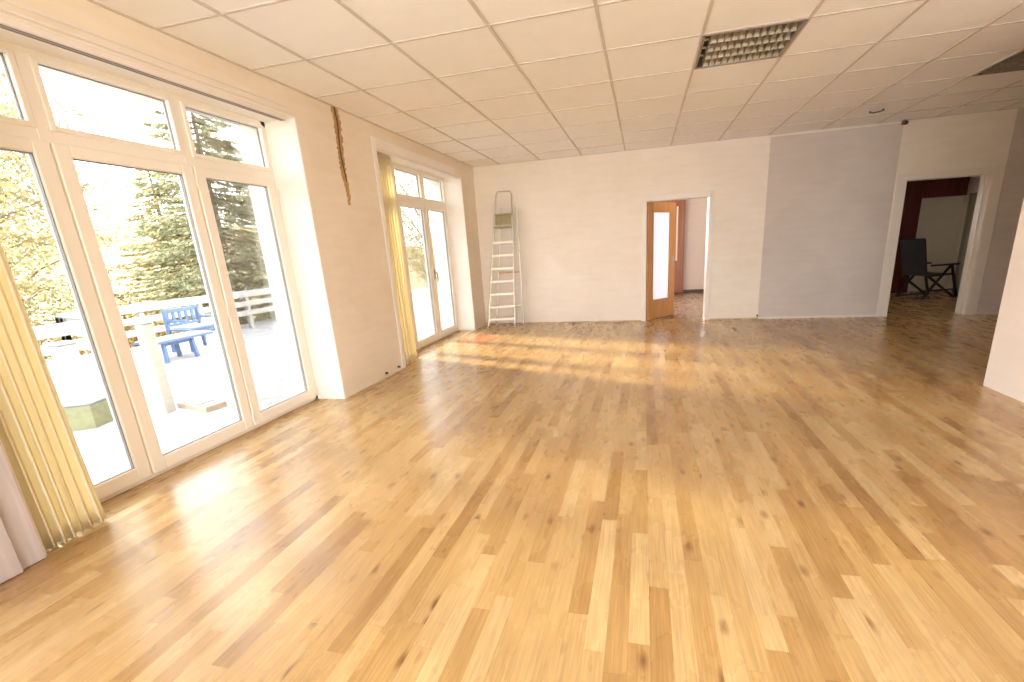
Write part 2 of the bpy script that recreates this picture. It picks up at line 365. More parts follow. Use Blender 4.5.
struct('wall_side_room', b, plaster('lavender_plaster', (.74, .69, .69), (.68, .63, .63)), 'lavender white walls of the side room behind the glazed door', 'wall')
b = MB(); b.box(5.9, 6.0, D+T, 11.4, -.1, 2.98); b.box(6.7, 9.0, 11.15, 11.35, -.1, 2.98); b.box(6.0, 6.7, 11.15, 11.35, -.1, 1.0); b.box(6.0, 6.7, 11.15, 11.35, 2.0, 2.98)  # hidden opening added in the far wall to light this room
struct('wall_dark_room', b, plaster('beige_plaster', (.80, .73, .61), (.74, .67, .55)), 'dim beige walls with an added hidden light opening in the room behind the right doorway', 'wall')
b = MB(); b.box(0, 5.6, 12.43, 12.45, 0, .07)
struct('baseboard_side_room', b, simple('dark_skirting', (.10, .07, .06), .5), 'dark skirting along the far wall of the side room', 'baseboard')

# ------------------------------------------------------------------ door casings
def casing(name, x0, x1, wl_, wr_, label):
    b = MB()
    b.box(x0-wl_, x0, D-.02, D, 0, DT+.08, bev=.004); b.box(x1, x1+wr_, D-.02, D, 0, DT+.08, bev=.004); b.box(x0, x1, D-.02, D, DT, DT+.08, bev=.004)
    b.box(x0, x0+.012, D-.015, D+T+.01, 0, DT); b.box(x1-.012, x1, D-.015, D+T+.01, 0, DT); b.box(x0, x1, D-.015, D+T+.01, DT-.012, DT)
    return struct(name, b, M_casing, label, 'door frame')
casing('door_frame_1', D1[0], D1[1], .055, .06, 'narrow white painted door frame round the opening with the glazed oak door')
f2 = casing('door_frame_2', D2[0], D2[1], .12, .13, 'wide white painted frame round the open doorway to the dark room')
b = MB(); b.box(D2[1]-.03, D2[1]-.012, D+.07, D+.10, 0, DT-.012); b.box(D2[0]+.012, D2[0]+.03, D+.07, D+.10, 0, DT-.012); b.build('door_stop', M_casing, f2)

# glazed oak leaf, hinged left, standing ajar into the side room
ang = math.atan2(.66, .52)
dl = empty('door_1', (D1[0]+.018, D+.055, .004), ang); tag(dl, 'honey oak door leaf with a tall frosted pane standing ajar', 'door', kind='structure')
W_ = .78; h_ = DT-.02; gx0, gx1, gz0, gz1 = .145, .62, .33, 1.80
b = MB(); b.box(0, gx0, -.02, .02, 0, h_, bev=.003); b.box(gx1, W_, -.02, .02, 0, h_, bev=.003); b.box(gx0, gx1, -.02, .02, 0, gz0, bev=.002); b.box(gx0, gx1, -.02, .02, gz1, h_, bev=.002)
b.build('door_panel', M_door, dl)
b = MB()
for a, c, e, f in ((gx0-.012, gx0+.006, gz0-.012, gz1+.012), (gx1-.006, gx1+.012, gz0-.012, gz1+.012), (gx0, gx1, gz0-.012, gz0+.006), (gx0, gx1, gz1-.006, gz1+.012)): b.box(a, c, -.026, .026, e, f)
b.build('glazing_bead', M_door, dl)
mf, nt, N, L = newmat('frosted_glass'); o_ = N.new('ShaderNodeOutputMaterial'); pb = N.new('ShaderNodeBsdfPrincipled'); tr = N.new('ShaderNodeBsdfTranslucent'); mx = N.new('ShaderNodeMixShader')
pb.inputs['Base Color'].default_value = (.78, .82, .88, 1); pb.inputs['Roughness'].default_value = .25; tr.inputs[0].default_value = (.82, .88, .97, 1); mx.inputs[0].default_value = .65
L.new(pb.outputs[0], mx.inputs[1]); L.new(tr.outputs[0], mx.inputs[2]); L.new(mx.outputs[0], o_.inputs[0])
b = MB(); b.box(gx0, gx1, -.003, .003, gz0, gz1); b.build('frosted_pane', mf, dl)
b = MB(); 
for s in (-1, 1):
    b.tube([(W_-.06, s*.02, 1.0), (W_-.06, s*.055, 1.0)], .009, 10); b.tube([(W_-.06, s*.055, 1.0), (W_-.17, s*.055, 1.0)], .009, 10); b.box(W_-.08, W_-.04, s*.02-.003, s*.02+.003, .88, 1.06, bev=.002)
b.build('door_handle', M_metal, dl, smooth=False)

# tall brown door in the far corner of the side room
cb = empty('wardrobe', (3.30, 12.40, 0)); tag(cb, 'tall reddish brown wardrobe against the far wall of the side room', 'wardrobe')
b = MB(); b.box(-.6, .59, -.02, .0, 0, 2.35); b.box(-.6, -.57, -.5, 0, 0, 2.35); b.box(.56, .59, -.08, 0, 0, 2.35); b.box(-.6, .59, -.08, 0, 2.32, 2.35); b.build('carcass', M_brown, cb)
b = MB(); b.box(-.56, .0, -.10, -.08, .05, 2.31, bev=.003); b.build('door', M_brown, cb)
b = MB(); b.box(.01, .56, -.10, -.08, .05, 2.31, bev=.003); dd = b.build('door', M_brown, cb)
b = MB(); b.box(.385, .425, -.115, -.10, .82, 2.12, bev=.003); hh = b.build('pale_strip', simple('pale_strip_paint', (.85, .78, .70), .4), dd); hh['label'] = 'long pale strip'  # narrow pale upright strip on the door front

# ------------------------------------------------------------------ windows
def window(name, y0, y1, muls, label, handles=(), hinge=True):
    root = empty(name, (0, 0, 0)); tag(root, label, 'window', kind='structure')
    xi, xo = XW, XW-.07; zt = LZ
    b = MB()
    b.box(xo, xi, y0, y1, zt-.05, zt, bev=.004); b.box(xo, xi, y0, y1, -.0, .035, bev=.004)
    b.box(xo, xi, y0, y0+.05, 0, zt, bev=.004); b.box(xo, xi, y1-.05, y1, 0, zt, bev=.004)
    b.box(xo, xi, y0+.04, y1-.04, 2.055, 2.135, bev=.004)
    for m in muls: b.box(xo+.002, xi+.003, m-.035, m+.035, .03, zt-.04, bev=.004)
    for q in ((y0, y0+.045, 0, zt), (y1-.045, y1, 0, zt), (y0, y1, 0, .03), (y0, y1, zt-.045, zt)): b.box(xo+.003, xi-.005, *q)
    b.build('window_frame', M_white, root)
    edges = [y0+.045] + [e for m in muls for e in (m-.006, m+.006)] + [y1-.045]
    for k in range(0, len(edges), 2):
        a, c = edges[k], edges[k+1]
        # top light: slim bead, pane
        b = MB(); gz0, gz1 = 2.15, 2.485; ga = a+(.012 if k == 0 else .045); gc = c-(.012 if k == len(edges)-2 else .045)
        tb = MB(); 
        for q in ((ga-.02, ga+.012, gz0-.02, gz1+.015), (gc-.012, gc+.02, gz0-.02, gz1+.015), (ga, gc, gz0-.02, gz0+.01), (ga, gc, gz1-.008, gz1+.015)): tb.box(xi-.05, xi+.012, *q, bev=.004)
        fr = tb.build('fanlight', M_white, root)
        g = MB(); g.box(xi-.04, xi-.034, ga, gc, gz0, gz1); g.build('pane', M_glass, fr)
        g = MB()
        for q in ((ga+.012, ga+.017, gz0+.01, gz1-.008), (gc-.017, gc-.012, gz0+.01, gz1-.008), (ga+.012, gc-.012, gz0+.01, gz0+.014), (ga+.012, gc-.012, gz1-.013, gz1-.008)): g.box(xi-.033, xi-.020, *q)
        g.build('gasket', M_gasket, fr)
        # door sash
        s = MB(); st = .083; x0, x1 = xi-.045, xi+.022; za, zb = .028, 2.068
        s.box(x0, x1, a, a+st, za, zb, bev=.006); s.box(x0, x1, c-st, c, za, zb, bev=.006)
        s.box(x0, x1, a+st-.003, c-st+.003, za, za+.092, bev=.006); s.box(x0, x1, a+st-.003, c-st+.003, zb-.07, zb, bev=.006)
        sa = s.build('sash', M_white, root)
        g = MB(); g.box(xi-.025, xi-.019, a+st-.01, c-st+.01, za+.08, zb-.06); g.build('pane', M_glass, sa)
        g = MB(); ya, yb, zc, zd = a+st-.001, c-st+.001, za+.091, zb-.069
        for q in ((ya, ya+.006, zc, zd), (yb-.006, yb, zc, zd), (ya, yb, zc, zc+.006), (ya, yb, zd-.006, zd)): g.box(xi-.018, xi+.006, *q)
        g.build('gasket', M_gasket, sa)
        if hinge:
            hg = MB(); hy = c if k > 0 else a
            for hz in (.10, 1.0, 1.95): hg.tube([(xi+.030, hy, hz-.035), (xi+.030, hy, hz+.035)], .008, 8)
            hg.build('hinge', M_white, sa)
        if k//2 in handles:
            hb = MB(); hy = a+.045; hb.box(x1, x1+.012, hy-.016, hy+.016, .96, 1.12, bev=.004); hb.tube([(x1+.01, hy, 1.06), (x1+.05, hy, 1.06)], .009, 8); hb.tube([(x1+.05, hy, 1.065), (x1+.05, hy, .93)], .011, 8)
            hb.build('handle', M_gasket if name == 'window_2' else M_white, sa)
    return root
window('window_1', 1.30, 3.72, (2.062, 2.905), 'tall white three part terrace window nearest the camera with fanlights above', ())
window('window_2', 4.955, 7.46, (5.80, 6.64), 'farther tall white terrace window beside the ladder corner', (2,))
window('added_side_window', -1.9, .45, (-1.12, -.33), 'tall white terrace window added unseen behind the camera for its light')  # unseen window added to let more outside light in
b = MB()
for q in ((1.0, 1.06, .05, 2.54), (5.14, 5.2, .05, 2.54), (2.37, 2.43, .05, 2.54), (3.77, 3.83, .05, 2.54)): b.box(q[0], q[1], -3.12, -3.06, q[2], q[3])
b.box(1.0, 5.2, -3.12, -3.06, .05, .12); b.box(1.0, 5.2, -3.12, -3.06, 2.47, 2.54)
wr = tag(b.build('added_rear_window', M_white), 'wide white framed window added unseen in the rear wall for fill light', 'window', kind='structure')  # unseen window added behind the camera for fill light
b = MB(); b.box(1.05, 5.15, -3.095, -3.089, .11, 2.48); b.build('pane', M_glass, wr)

# curtain rails
cr = empty('curtain_rail', (0, 0, 0)); tag(cr, 'long white double track curtain rail over the nearest terrace window', 'curtain rail')
b = MB(); b.box(-.075, -.012, .85, 3.63, 2.497, 2.538, bev=.004); b.build('rail', M_casing, cr)
b = MB(); b.box(-.060, -.050, .86, 3.62, 2.492, 2.498); b.box(-.034, -.024, .86, 3.62, 2.492, 2.498); b.build('track', M_gasket, cr)
b = MB(); b.box(.0, .016, .45, 3.64, 2.545, 2.563, bev=.003); b.box(.0, .010, .45, 3.64, 2.590, 2.602, bev=.003); b.build('moulding', M_casing, cr)
cr = empty('curtain_rail', (0, 0, 0)); tag(cr, 'white curtain rail over the farther terrace window', 'curtain rail')
b = MB(); b.box(-.075, -.012, 4.96, 7.45, 2.497, 2.538, bev=.004); b.build('rail', M_casing, cr)

def curtain(name, y0, y1, xc, amp, nf, z0, z1, label, seed):
    rr = random.Random(seed); n = nf*14; nz = 26; vs = []; fs = []
    ph = [rr.uniform(.7, 1.3) for _ in range(nf+2)]
    for j in range(nz+1):
        t = j/nz; z = z1 + (z0-z1)*t
        fl = 1 + .10*t*t
        for i in range(n+1):
            s = i/n; k = s*nf; a = ph[int(k)]*(1-(k % 1)) + ph[int(k)+1]*(k % 1)
            x = xc + amp*a*math.sin(2*math.pi*k) * (.75+.25*t) + .006*math.sin(5*t+k)
            y = y0 + (y1-y0)*s*fl + .014*a*math.sin(4*math.pi*k+.6)
            vs.append((x, y, z + (.006*math.sin(9*k) if j == nz else 0)))
    for j in range(nz):
        for i in range(n):
            a = j*(n+1)+i; fs.append((a, a+1, a+n+2, a+n+1))
    root = empty(name, (xc, (y0+y1)/2, z0)); tag(root, label, 'curtain')
    b = MB(); b.add([(v[0]-xc, v[1]-(y0+y1)/2, v[2]-z0) for v in vs], fs); o = b.build('fabric', M_curtain, root, smooth=True)
    m = o.modifiers.new('thickness', 'SOLIDIFY'); m.thickness = .002
    b = MB(); hv = [(v[0]-xc, v[1]-(y0+y1)/2, v[2]-z0) for v in vs[:2*(n+1)]]
    hv = [(x+.001, y, z+.001) for x, y, z in hv]; b.add(hv, [(i, i+1, i+n+2, i+n+1) for i in range(n)])
    o = b.build('heading_tape', M_curtain, root, smooth=True); m = o.modifiers.new('thickness', 'SOLIDIFY'); m.thickness = .007; m.offset = 0
    return root
curtain('curtain', 1.255, 1.57, -.055, .042, 8, .012, 2.49, 'long cream yellow pleated curtain beside the whitewashed boards at the near window', 3)
curtain('curtain', 4.985, 5.36, -.07, .035, 7, .02, 2.49, 'cream yellow pleated curtain drawn to the side of the farther window', 5)

# whitewashed boards cladding the near pier
wp = empty('wall_panel', (.0, .9, 0)); tag(wp, 'pale whitewashed boards standing upright beside the near curtain', 'panel')
for y0, y1, x in ((.295, .392, .004), (-.02, .292, .026), (-.36, -.023, .024)):
    b = MB(); b.box(.001, x+.012, y0, y1, .004, 2.54, bev=.003); b.build('board', M_board, wp)

# ------------------------------------------------------------------ ceiling fittings
def luminaire(x, y, label):
    r = empty('ceiling_light', (x+.35, y+.35, H)); tag(r, label, 'ceiling light', 'louvred ceiling lights')
    s = .34; b = MB()
    b.box(-s, s, -s, s, .085, .09); 
    for q in ((-s, -s+.008, -s, s), (s-.008, s, -s, s), (-s, s, -s, -s+.008), (-s, s, s-.008, s)): b.box(*q, .0, .09)
    b.build('housing', M_dark, r)
    b = MB()
    for q in ((-s-.004, -s+.016, -s, s), (s-.016, s+.004, -s, s), (-s, s, -s-.004, -s+.016), (-s, s, s-.016, s+.004)): b.box(*q, -.004, .004)
    b.build('trim_frame', simple('grey_trim', (.34, .30, .26), .4, metal=.6), r)
    for k in range(4):
        yc = -s+.02 + (k+.5)*(2*s-.04)/4; hw = (2*s-.04)/8 - .006
        # parabolic trough: curved side walls along x with cross blades
        b = MB(); prof = [(-hw, .0), (-hw*.9, .02), (-hw*.6, .045), (-hw*.3, .06)]
        for sgn in (1, -1):
            vs = []
            for (py, pz) in prof: vs += [(-s+.06, yc+sgn*py, pz), (s-.018, yc+sgn*py, pz)]
            b.add(vs, [(i*2, i*2+1, i*2+3, i*2+2) for i in range(3)])
        for j in range(13):
            xx = -s+.065 + j*(2*s-.085)/12; b.add([(xx-.004, yc-hw, .0), (xx+.004, yc-hw, .0), (xx+.004, yc+hw, .0), (xx-.004, yc+hw, .0), (xx-.001, yc-hw, .045), (xx+.001, yc-hw, .045), (xx+.001, yc+hw, .045), (xx-.001, yc+hw, .045)],
                  [(0,3,2,1),(4,5,6,7),(0,1,5,4),(1,2,6,5),(2,3,7,6),(3,0,4,7)])
        b.build('louvre', M_lou, r)
        b = MB(); b.tube([(-s+.03, yc, .062), (s-.03, yc, .062)], .008, 8); b.build('tube', simple('lamp_tube', (.8, .78, .74), .3), r)
luminaire(3.3, 4.0, 'square recessed ceiling light with silver louvres over the middle of the room')
luminaire(6.1, 5.4, 'square recessed louvred ceiling light beyond the partition at the right edge')
b = MB(); b.tube([(5.66, 7.21, H-.012), (5.70, 7.20, H-.022), (5.76, 7.16, H-.022), (5.80, 7.14, H-.012)], .008, 8); b.tube([(5.67, 7.205, H), (5.67, 7.205, H-.015)], .012, 8); b.tube([(5.79, 7.145, H), (5.79, 7.145, H-.015)], .012, 8)
tag(b.build('ceiling_hook', M_dark), 'small dark hook bar on the ceiling before the grey wall section', 'hook')
b = MB(); b.tube([(6.43, D-.02, 2.735), (6.43, D-.075, 2.715)], [.035, .026], 12); b.box(6.40, 6.46, D-.025, D, 2.70, 2.757, bev=.006)
tag(b.build('motion_sensor', simple('brown_plastic', (.08, .05, .035), .4)), 'small dark motion sensor high in the corner above the doorway casing', 'sensor')
b = MB(); b.box(4.71, 4.74, D-.022, D, .045, .075, bev=.004); b.tube([(4.725, D-.015, .05), (4.725, D-.02, .0)], .005, 6)
tag(b.build('cable_outlet', simple('grey_plastic', (.16, .12, .09), .5)), 'tiny dark cable outlet at the foot of the back wall', 'outlet')

# ------------------------------------------------------------------ stepladder
lad = empty('stepladder', (.5, 7.8, 0)); tag(lad, 'tall aluminium stepladder folded narrow and propped in the back corner', 'ladder')
O = Vector((.5, 7.8, 0))
fl, frt, tl, trt = Vector((.195, 7.62, 0)), Vector((.655, 7.735, 0)), Vector((.450, 7.86, 2.30)), Vector((.705, 7.92, 2.30))
rl, rr_ = Vector((.275, 7.83, 0)), Vector((.755, 7.975, 0)); rtl, rtr = Vector((.50, 7.915, 2.05)), Vector((.755, 7.985, 2.05))
def P(a, c, z, zt=2.30): return a.lerp(c, z/zt)
perp = (frt-fl).normalized()
nb = Vector((-perp.y, perp.x, 0))
for a, c in ((fl, tl), (frt, trt)):
    b = MB(); b.bar(P(a, c, .02)-O, P(a, c, 1.93)-O, .028, .062, nb, .004); st = b.build('side_rail', M_metal, lad)
    b = MB(); b.bar(a-O, P(a, c, .05)-O, .036, .072, nb, .005); b.build('rubber_foot', M_gasket, st)
for k in range(7):
    z = .15 + .22*k; a, c = P(fl, tl, z)-O, P(frt, trt, z)-O
    b = MB(); b.bar(a, c, .09, .042, (0, 0, 1), .006); b.build('step', simple('pale_tread', (.95, .92, .86), .45) if k == 0 else bpy.data.materials['pale_tread'], lad)
b = MB(); a, c = P(fl, tl, 1.72)-O, P(frt, trt, 1.72)-O; b.bar(a, c, .14, .03, (0, 0, 1), .004)
a, c = P(fl, tl, 1.84)-O, P(frt, trt, 1.84)-O; b.bar(a, c, .012, .15, (0, 0, 1), .003); a, c = P(fl, tl, 1.93)-O, P(frt, trt, 1.93)-O; b.bar(a, c, .10, .025, (0, 0, 1), .004); b.build('platform', simple('olive_tray', (.42, .36, .18), .6, noise=.4, nscale=40), lad)
b = MB(); a, c = P(fl, tl, 1.90)-O, P(frt, trt, 1.90)-O; a2, c2 = tl-O, trt-O
b.tube([a, a2 - Vector((0,0,.04)), a2 + perp*.03, c2 - perp*.03, c2 - Vector((0,0,.04)), c], .012, 8); b.build('grab_hoop', M_metal, lad)
for a, c in ((rl, rtl), (rr_, rtr)):
    b = MB(); b.bar(a-O+Vector((0,0,.01)), c-O, .024, .045, nb, .003); b.build('rear_leg', M_metal, lad)
for z in (.35, .95, 1.45):
    b = MB(); b.bar(P(rl, rtl, z, 2.05)-O, P(rr_, rtr, z, 2.05)-O, .02, .03, (0, 0, 1), .003); b.build('brace', M_door if abs(z-.95) < .01 else M_metal, lad)

# ------------------------------------------------------------------ dark room beyond the right doorway
b = MB(); b.box(6.0, 8.93, 10.95, 11.14, 1.84, 2.60); b.box(7.55, 8.20, 10.95, 11.14, 0, 1.85)
t = struct('trim_1', b, wood('dark_red_stained_wood', (.075, .008, .006), (.13, .02, .014), .4), 'dark red wooden beam and post framing the pale wall of the dark room', 'beam')
gd = empty('door_2', (8.97, 10.9, 0)); tag(gd, 'grey framed glass door on the side wall of the dark room', 'door', kind='structure')
b = MB()
for q in ((-.02, .0, -.9, -.84, 0, 1.86), (-.02, .0, -.06, 0, 0, 1.86), (-.02, 0, -.9, 0, 1.80, 1.86), (-.02, 0, -.9, 0, 0, .10)): b.box(*q)
b.build('door_frame', simple('grey_green_frame', (.30, .29, .24), .5), gd)
b = MB(); b.box(-.012, -.006, -.85, -.05, .09, 1.81); b.build('pane', simple('dim_glass', (.40, .40, .34), .15), gd)

ch = empty('garden_chair', (8.02, 10.12, 0), math.radians(20)); tag(ch, 'black folding garden recliner standing in the dark room', 'chair')
def cb_(name, fn, par=ch, mat=M_black):
    b = MB(); fn(b); return b.build(name, mat, par)
# local +x is the facing direction; width along y
for s in (-1, 1):
    y = s*.27
    cb_('leg', lambda b: b.bar((-.18, y, .42), (.40, y, .015), .035, .03, (0,1,0), .004))
    cb_('leg', lambda b: b.bar((.20, y, .60), (-.30, y, .015), .035, .03, (0,1,0), .004) if False else b.bar((.24, y, .60), (-.24, y*.98, .015), .04, .03, (0,1,0), .004))
    cb_('leg', lambda b: b.bar((.26, y, .60), (.46, y, .015), .04, .03, (0,1,0), .004))
    cb_('armrest', lambda b: b.box(-.16, .40, y-.03, y+.03, .60, .63, bev=.01))
    cb_('foot_rail', lambda b: b.bar((-.24, y, .03), (.46, y, .03), .03, .03, (0,0,1), .004) if s == 1 else b.bar((-.24, y, .16), (.42, y, .16), .03, .03, (0,0,1), .004))
    cb_('side_rail', lambda b: b.bar((-.20, y*.88, .42), (.36, y*.88, .44), .03, .03, (0,0,1), .004))
cb_('seat', lambda b: [b.box(-.18+.062*i, -.135+.062*i, -.22, .22, .425, .445, bev=.005) for i in range(9)])
def back(b):
    p0, p1 = Vector((-.19, 0, .44)), Vector((-.34, 0, 1.08)); d = (p1-p0)
    for i in range(11):
        a = p0 + d*((i+.5)/11); b.bar(a+Vector((0,-.23,0)), a+Vector((0,.23,0)), .014, .062, d, .004)
    for s in (-1, 1): b.bar(p0+Vector((0,s*.235,0)), p1+Vector((0,s*.235,0)), .03, .025, (1,0,0), .004)
    b.box(-.37, -.31, -.24, .24, 1.06, 1.10, bev=.015)
cb_('backrest', back, mat=simple('dark_blue_black_plastic', (.028, .03, .042), .4))

# ------------------------------------------------------------------ terrace
G = -.15
nx, ny = 70, 150; b = MB(); vs = []
from mathutils import noise as mn
for j in range(ny+1):
    for i in range(nx+1):
        x = -7.4 + (7.4+WT)*i/nx; y = -6 + 30*j/ny
        z = G + .03*mn.noise(Vector((x*.8, y*.8, 0))) + .012*mn.noise(Vector((x*4, y*4, 3)))
        vs.append((x, y, z))
b.add(vs, [(j*(nx+1)+i, j*(nx+1)+i+1, (j+1)*(nx+1)+i+1, (j+1)*(nx+1)+i) for j in range(ny) for i in range(nx)])
n0 = len(b.v)
tr_ = tag(b.build('snowy_terrace', M_snow, smooth=True), 'snow covered terrace outside the tall windows', 'terrace', kind='structure')
b = MB(); b.box(-7.4, WT, -6, 24, -2.6, -.22)
b.build('terrace_base', M_rail, tr_)
# sloping ground and wooded hillside
b = MB(); vs = []; nx, ny = 60, 60
for j in range(ny+1):
    for i in range(nx+1):
        x = -7.0 - 80*(i/nx)**1.6; y = -45 + 150*j/ny
        d = -x-7; z = -2.3 + .06*d + (7.5*max(0, (d-22)/58)) + .8*mn.noise(Vector((x*.07, y*.07, 1))) + .2*mn.noise(Vector((x*.5, y*.5, 1)))
        vs.append((x, y, z))
b.add(vs, [(j*(nx+1)+i, j*(nx+1)+i+1, (j+1)*(nx+1)+i+1, (j+1)*(nx+1)+i) for j in range(ny) for i in range(nx)])
tag(b.build('hillside', simple('winter_grass_and_snow', (.24, .19, .10), .9, c2=(.15, .11, .055), nscale=.35), smooth=True), 'pale winter hillside with brown grass beyond the terrace', 'hillside', kind='structure')
b = MB(); b.box(-80, 60, 24, 25, -3, -2.2); b.box(-80, 60, -60, 100, -3.2, -3)
tag(b.build('lower_ground', simple('frosty_ground', (.55, .52, .45), .9)), 'frosty ground around the house', 'ground', kind='structure')

def railing(name, a, c, label, board=.12, zs=(.67, .46, .24), posts=6, snowcap=True):
    a, c = Vector((*a, 0)), Vector((*c, 0)); r = empty(name, (a.x, a.y, G)); tag(r, label, 'railing'); d = c-a
    nrm = Vector((d.y, -d.x, 0)).normalized()
    for k in range(posts):
        p = d*(k/(posts-1)); b = MB(); b.box(p.x-.045, p.x+.045, p.y-.045, p.y+.045, -.02, .86, bev=.006); b.build('post', M_rail, r)
    for z in zs:
        o = nrm*.06; b = MB(); b.bar(o+Vector((0,0,z-G)), d+o+Vector((0,0,z-G)), .03, board, (0,0,1), .004); b.build('board', M_rail, r)
    b = MB(); b.bar(Vector((0,0,.885)), d+Vector((0,0,.885)), .13, .05, (0,0,1), .012); o = b.build('snow_cap', M_snow, r); return r
railing('terrace_railing', (-6.45, 5.4), (-6.45, 14.0), 'long white board railing along the outer edge of the terrace behind the blue bench', posts=8)
railing('terrace_railing', (-4.5, 4.75), (-6.45, 5.4), 'short white board railing turning the terrace corner', posts=2)
railing('terrace_railing', (-4.5, 0.2), (-4.5, 4.6), 'near white board railing behind the leaning white post', posts=4, board=.14)
ps = empty('white_post', (-4.02, 3.93, G)); tag(ps, 'short white post in front of the near railing', 'post')
b = MB(); b.box(-.08, .08, -.10, .10, 0, .68, bev=.008); b.build('shaft', M_rail, ps); b = MB(); b.box(-.09, .09, -.11, .11, .68, .73, bev=.02); b.build('snow_cap', M_snow, ps)
ps = empty('white_post', (-2.12, 3.56, G)); tag(ps, 'taller wide white post standing on the terrace behind the middle window part', 'post')
b = MB(); b.box(-.05, .05, -.06, .06, 0, .97, bev=.008); b.build('shaft', M_rail, ps); b = MB(); b.box(-.055, .055, -.065, .065, .97, 1.0, bev=.015); b.build('snow_cap', M_snow, ps)
# olive planter and half buried board
pl = empty('planter_box', (-2.72, 3.22, G-.02), math.radians(22)); tag(pl, 'olive green box with a cap of snow on the terrace', 'planter box')
b = MB(); b.add([(-.17,-.19,0),(.17,-.19,0),(.17,.19,0),(-.17,.19,0),(-.19,-.21,.26),(.19,-.21,.26),(.19,.21,.26),(-.19,.21,.26)], [(0,3,2,1),(4,5,6,7),(0,1,5,4),(1,2,6,5),(2,3,7,6),(3,0,4,7)]); b.build('box', M_sack, pl)
b = MB(); b.box(-.205, .205, -.225, .225, .26, .31, bev=.02); b.build('snow_cap', M_snow, pl)
pl = empty('wooden_crate', (-1.85, 3.74, G-.03), math.radians(-12)); tag(pl, 'low weathered wooden crate half buried in snow beside the wide post', 'crate')
b = MB(); b.box(-.30, .26, -.11, .11, 0, .10, bev=.005); b.build('box', simple('grey_weathered_wood', (.38, .30, .24), .8, noise=.3, nscale=20), pl)
b = MB(); b.box(-.24, .10, -.09, .09, .10, .115, bev=.006); b.build('snow_cap', M_snow, pl)
# blue bench and low blue table
bn = empty('garden_bench', (-5.50, 6.86, G)); tag(bn, 'short blue garden bench with a slatted backrest beyond the blue table', 'bench')
for yy in (-.62, .62):
    for xx in (-.24, .22): b = MB(); b.box(xx-.035, xx+.035, yy-.035, yy+.035, -.01, .46 if xx > 0 else .86, bev=.004); b.build('leg', M_blue, bn)
    b = MB(); b.box(-.24, .24, yy-.03, yy+.03, .62, .66, bev=.008); b.build('armrest', M_blue, bn)
b = MB(); [b.box(-.22+.095*i, -.14+.095*i, -.68, .68, .44, .47, bev=.005) for i in range(5)]; b.box(.19, .22, -.6, .6, .36, .44); b.build('seat', M_blue, bn)
b = MB(); b.box(-.26, -.22, -.66, .66, .80, .88, bev=.006); b.box(-.26, -.22, -.66, .66, .52, .57, bev=.006); [b.box(-.25, -.23, -.60+.24*i, -.50+.24*i, .56, .81) for i in range(6)]; b.build('backrest', M_blue, bn)
b = MB(); b.box(-.20, .22, -.5, .66, .47, .495, bev=.012); b.build('snow', M_snow, bn)
tb = empty('garden_table', (-4.95, 5.90, G)); tag(tb, 'long low blue garden table under snow in front of the slatted bench', 'table')
for xx in (-.2, .2):
    for yy in (-.27, .27): b = MB(); b.bar((xx, yy, -.01), (xx*.9, yy*.9, .44), .06, .05, (0,1,0), .004); b.build('leg', M_blue, tb)
b = MB(); b.box(-.26, .26, -.38, .62, .43, .47, bev=.005); b.box(.16, .19, -.27, .27, .36, .43); b.build('tabletop', M_blue, tb)
b = MB(); b.box(-.25, .25, -.37, .61, .47, .50, bev=.015); b.build('snow', M_snow, tb)

bn.scale = (1, .52, .90); tb.scale.z = .80
# ------------------------------------------------------------------ trees
def leafmesh(C, Dn, Ln, Wd, name, mat, parent):
    """elongated rhombic leaves: centre C, direction Dn, length Ln, width Wd (numpy)"""
    n = len(C); R = rng.normal(size=(n, 3)); S = np.cross(Dn, R); S /= np.linalg.norm(S, axis=1)[:, None]
    v = np.empty((n, 4, 3)); v[:, 0] = C - Dn*Ln[:, None]/2; v[:, 2] = C + Dn*Ln[:, None]/2; v[:, 1] = C + S*Wd[:, None]/2; v[:, 3] = C - S*Wd[:, None]/2
    me = bpy.data.meshes.new(name); me.vertices.add(4*n); me.vertices.foreach_set('co', v.reshape(-1).astype(np.float32))
    me.loops.add(4*n); me.loops.foreach_set('vertex_index', np.arange(4*n, dtype=np.int32)); me.polygons.add(n)
    me.polygons.foreach_set('loop_start', np.arange(0, 4*n, 4, dtype=np.int32)); me.update(calc_edges=True); me.validate(); me.materials.append(mat)
    o = bpy.data.objects.new(name, me); col.objects.link(o); o.parent = parent; return o
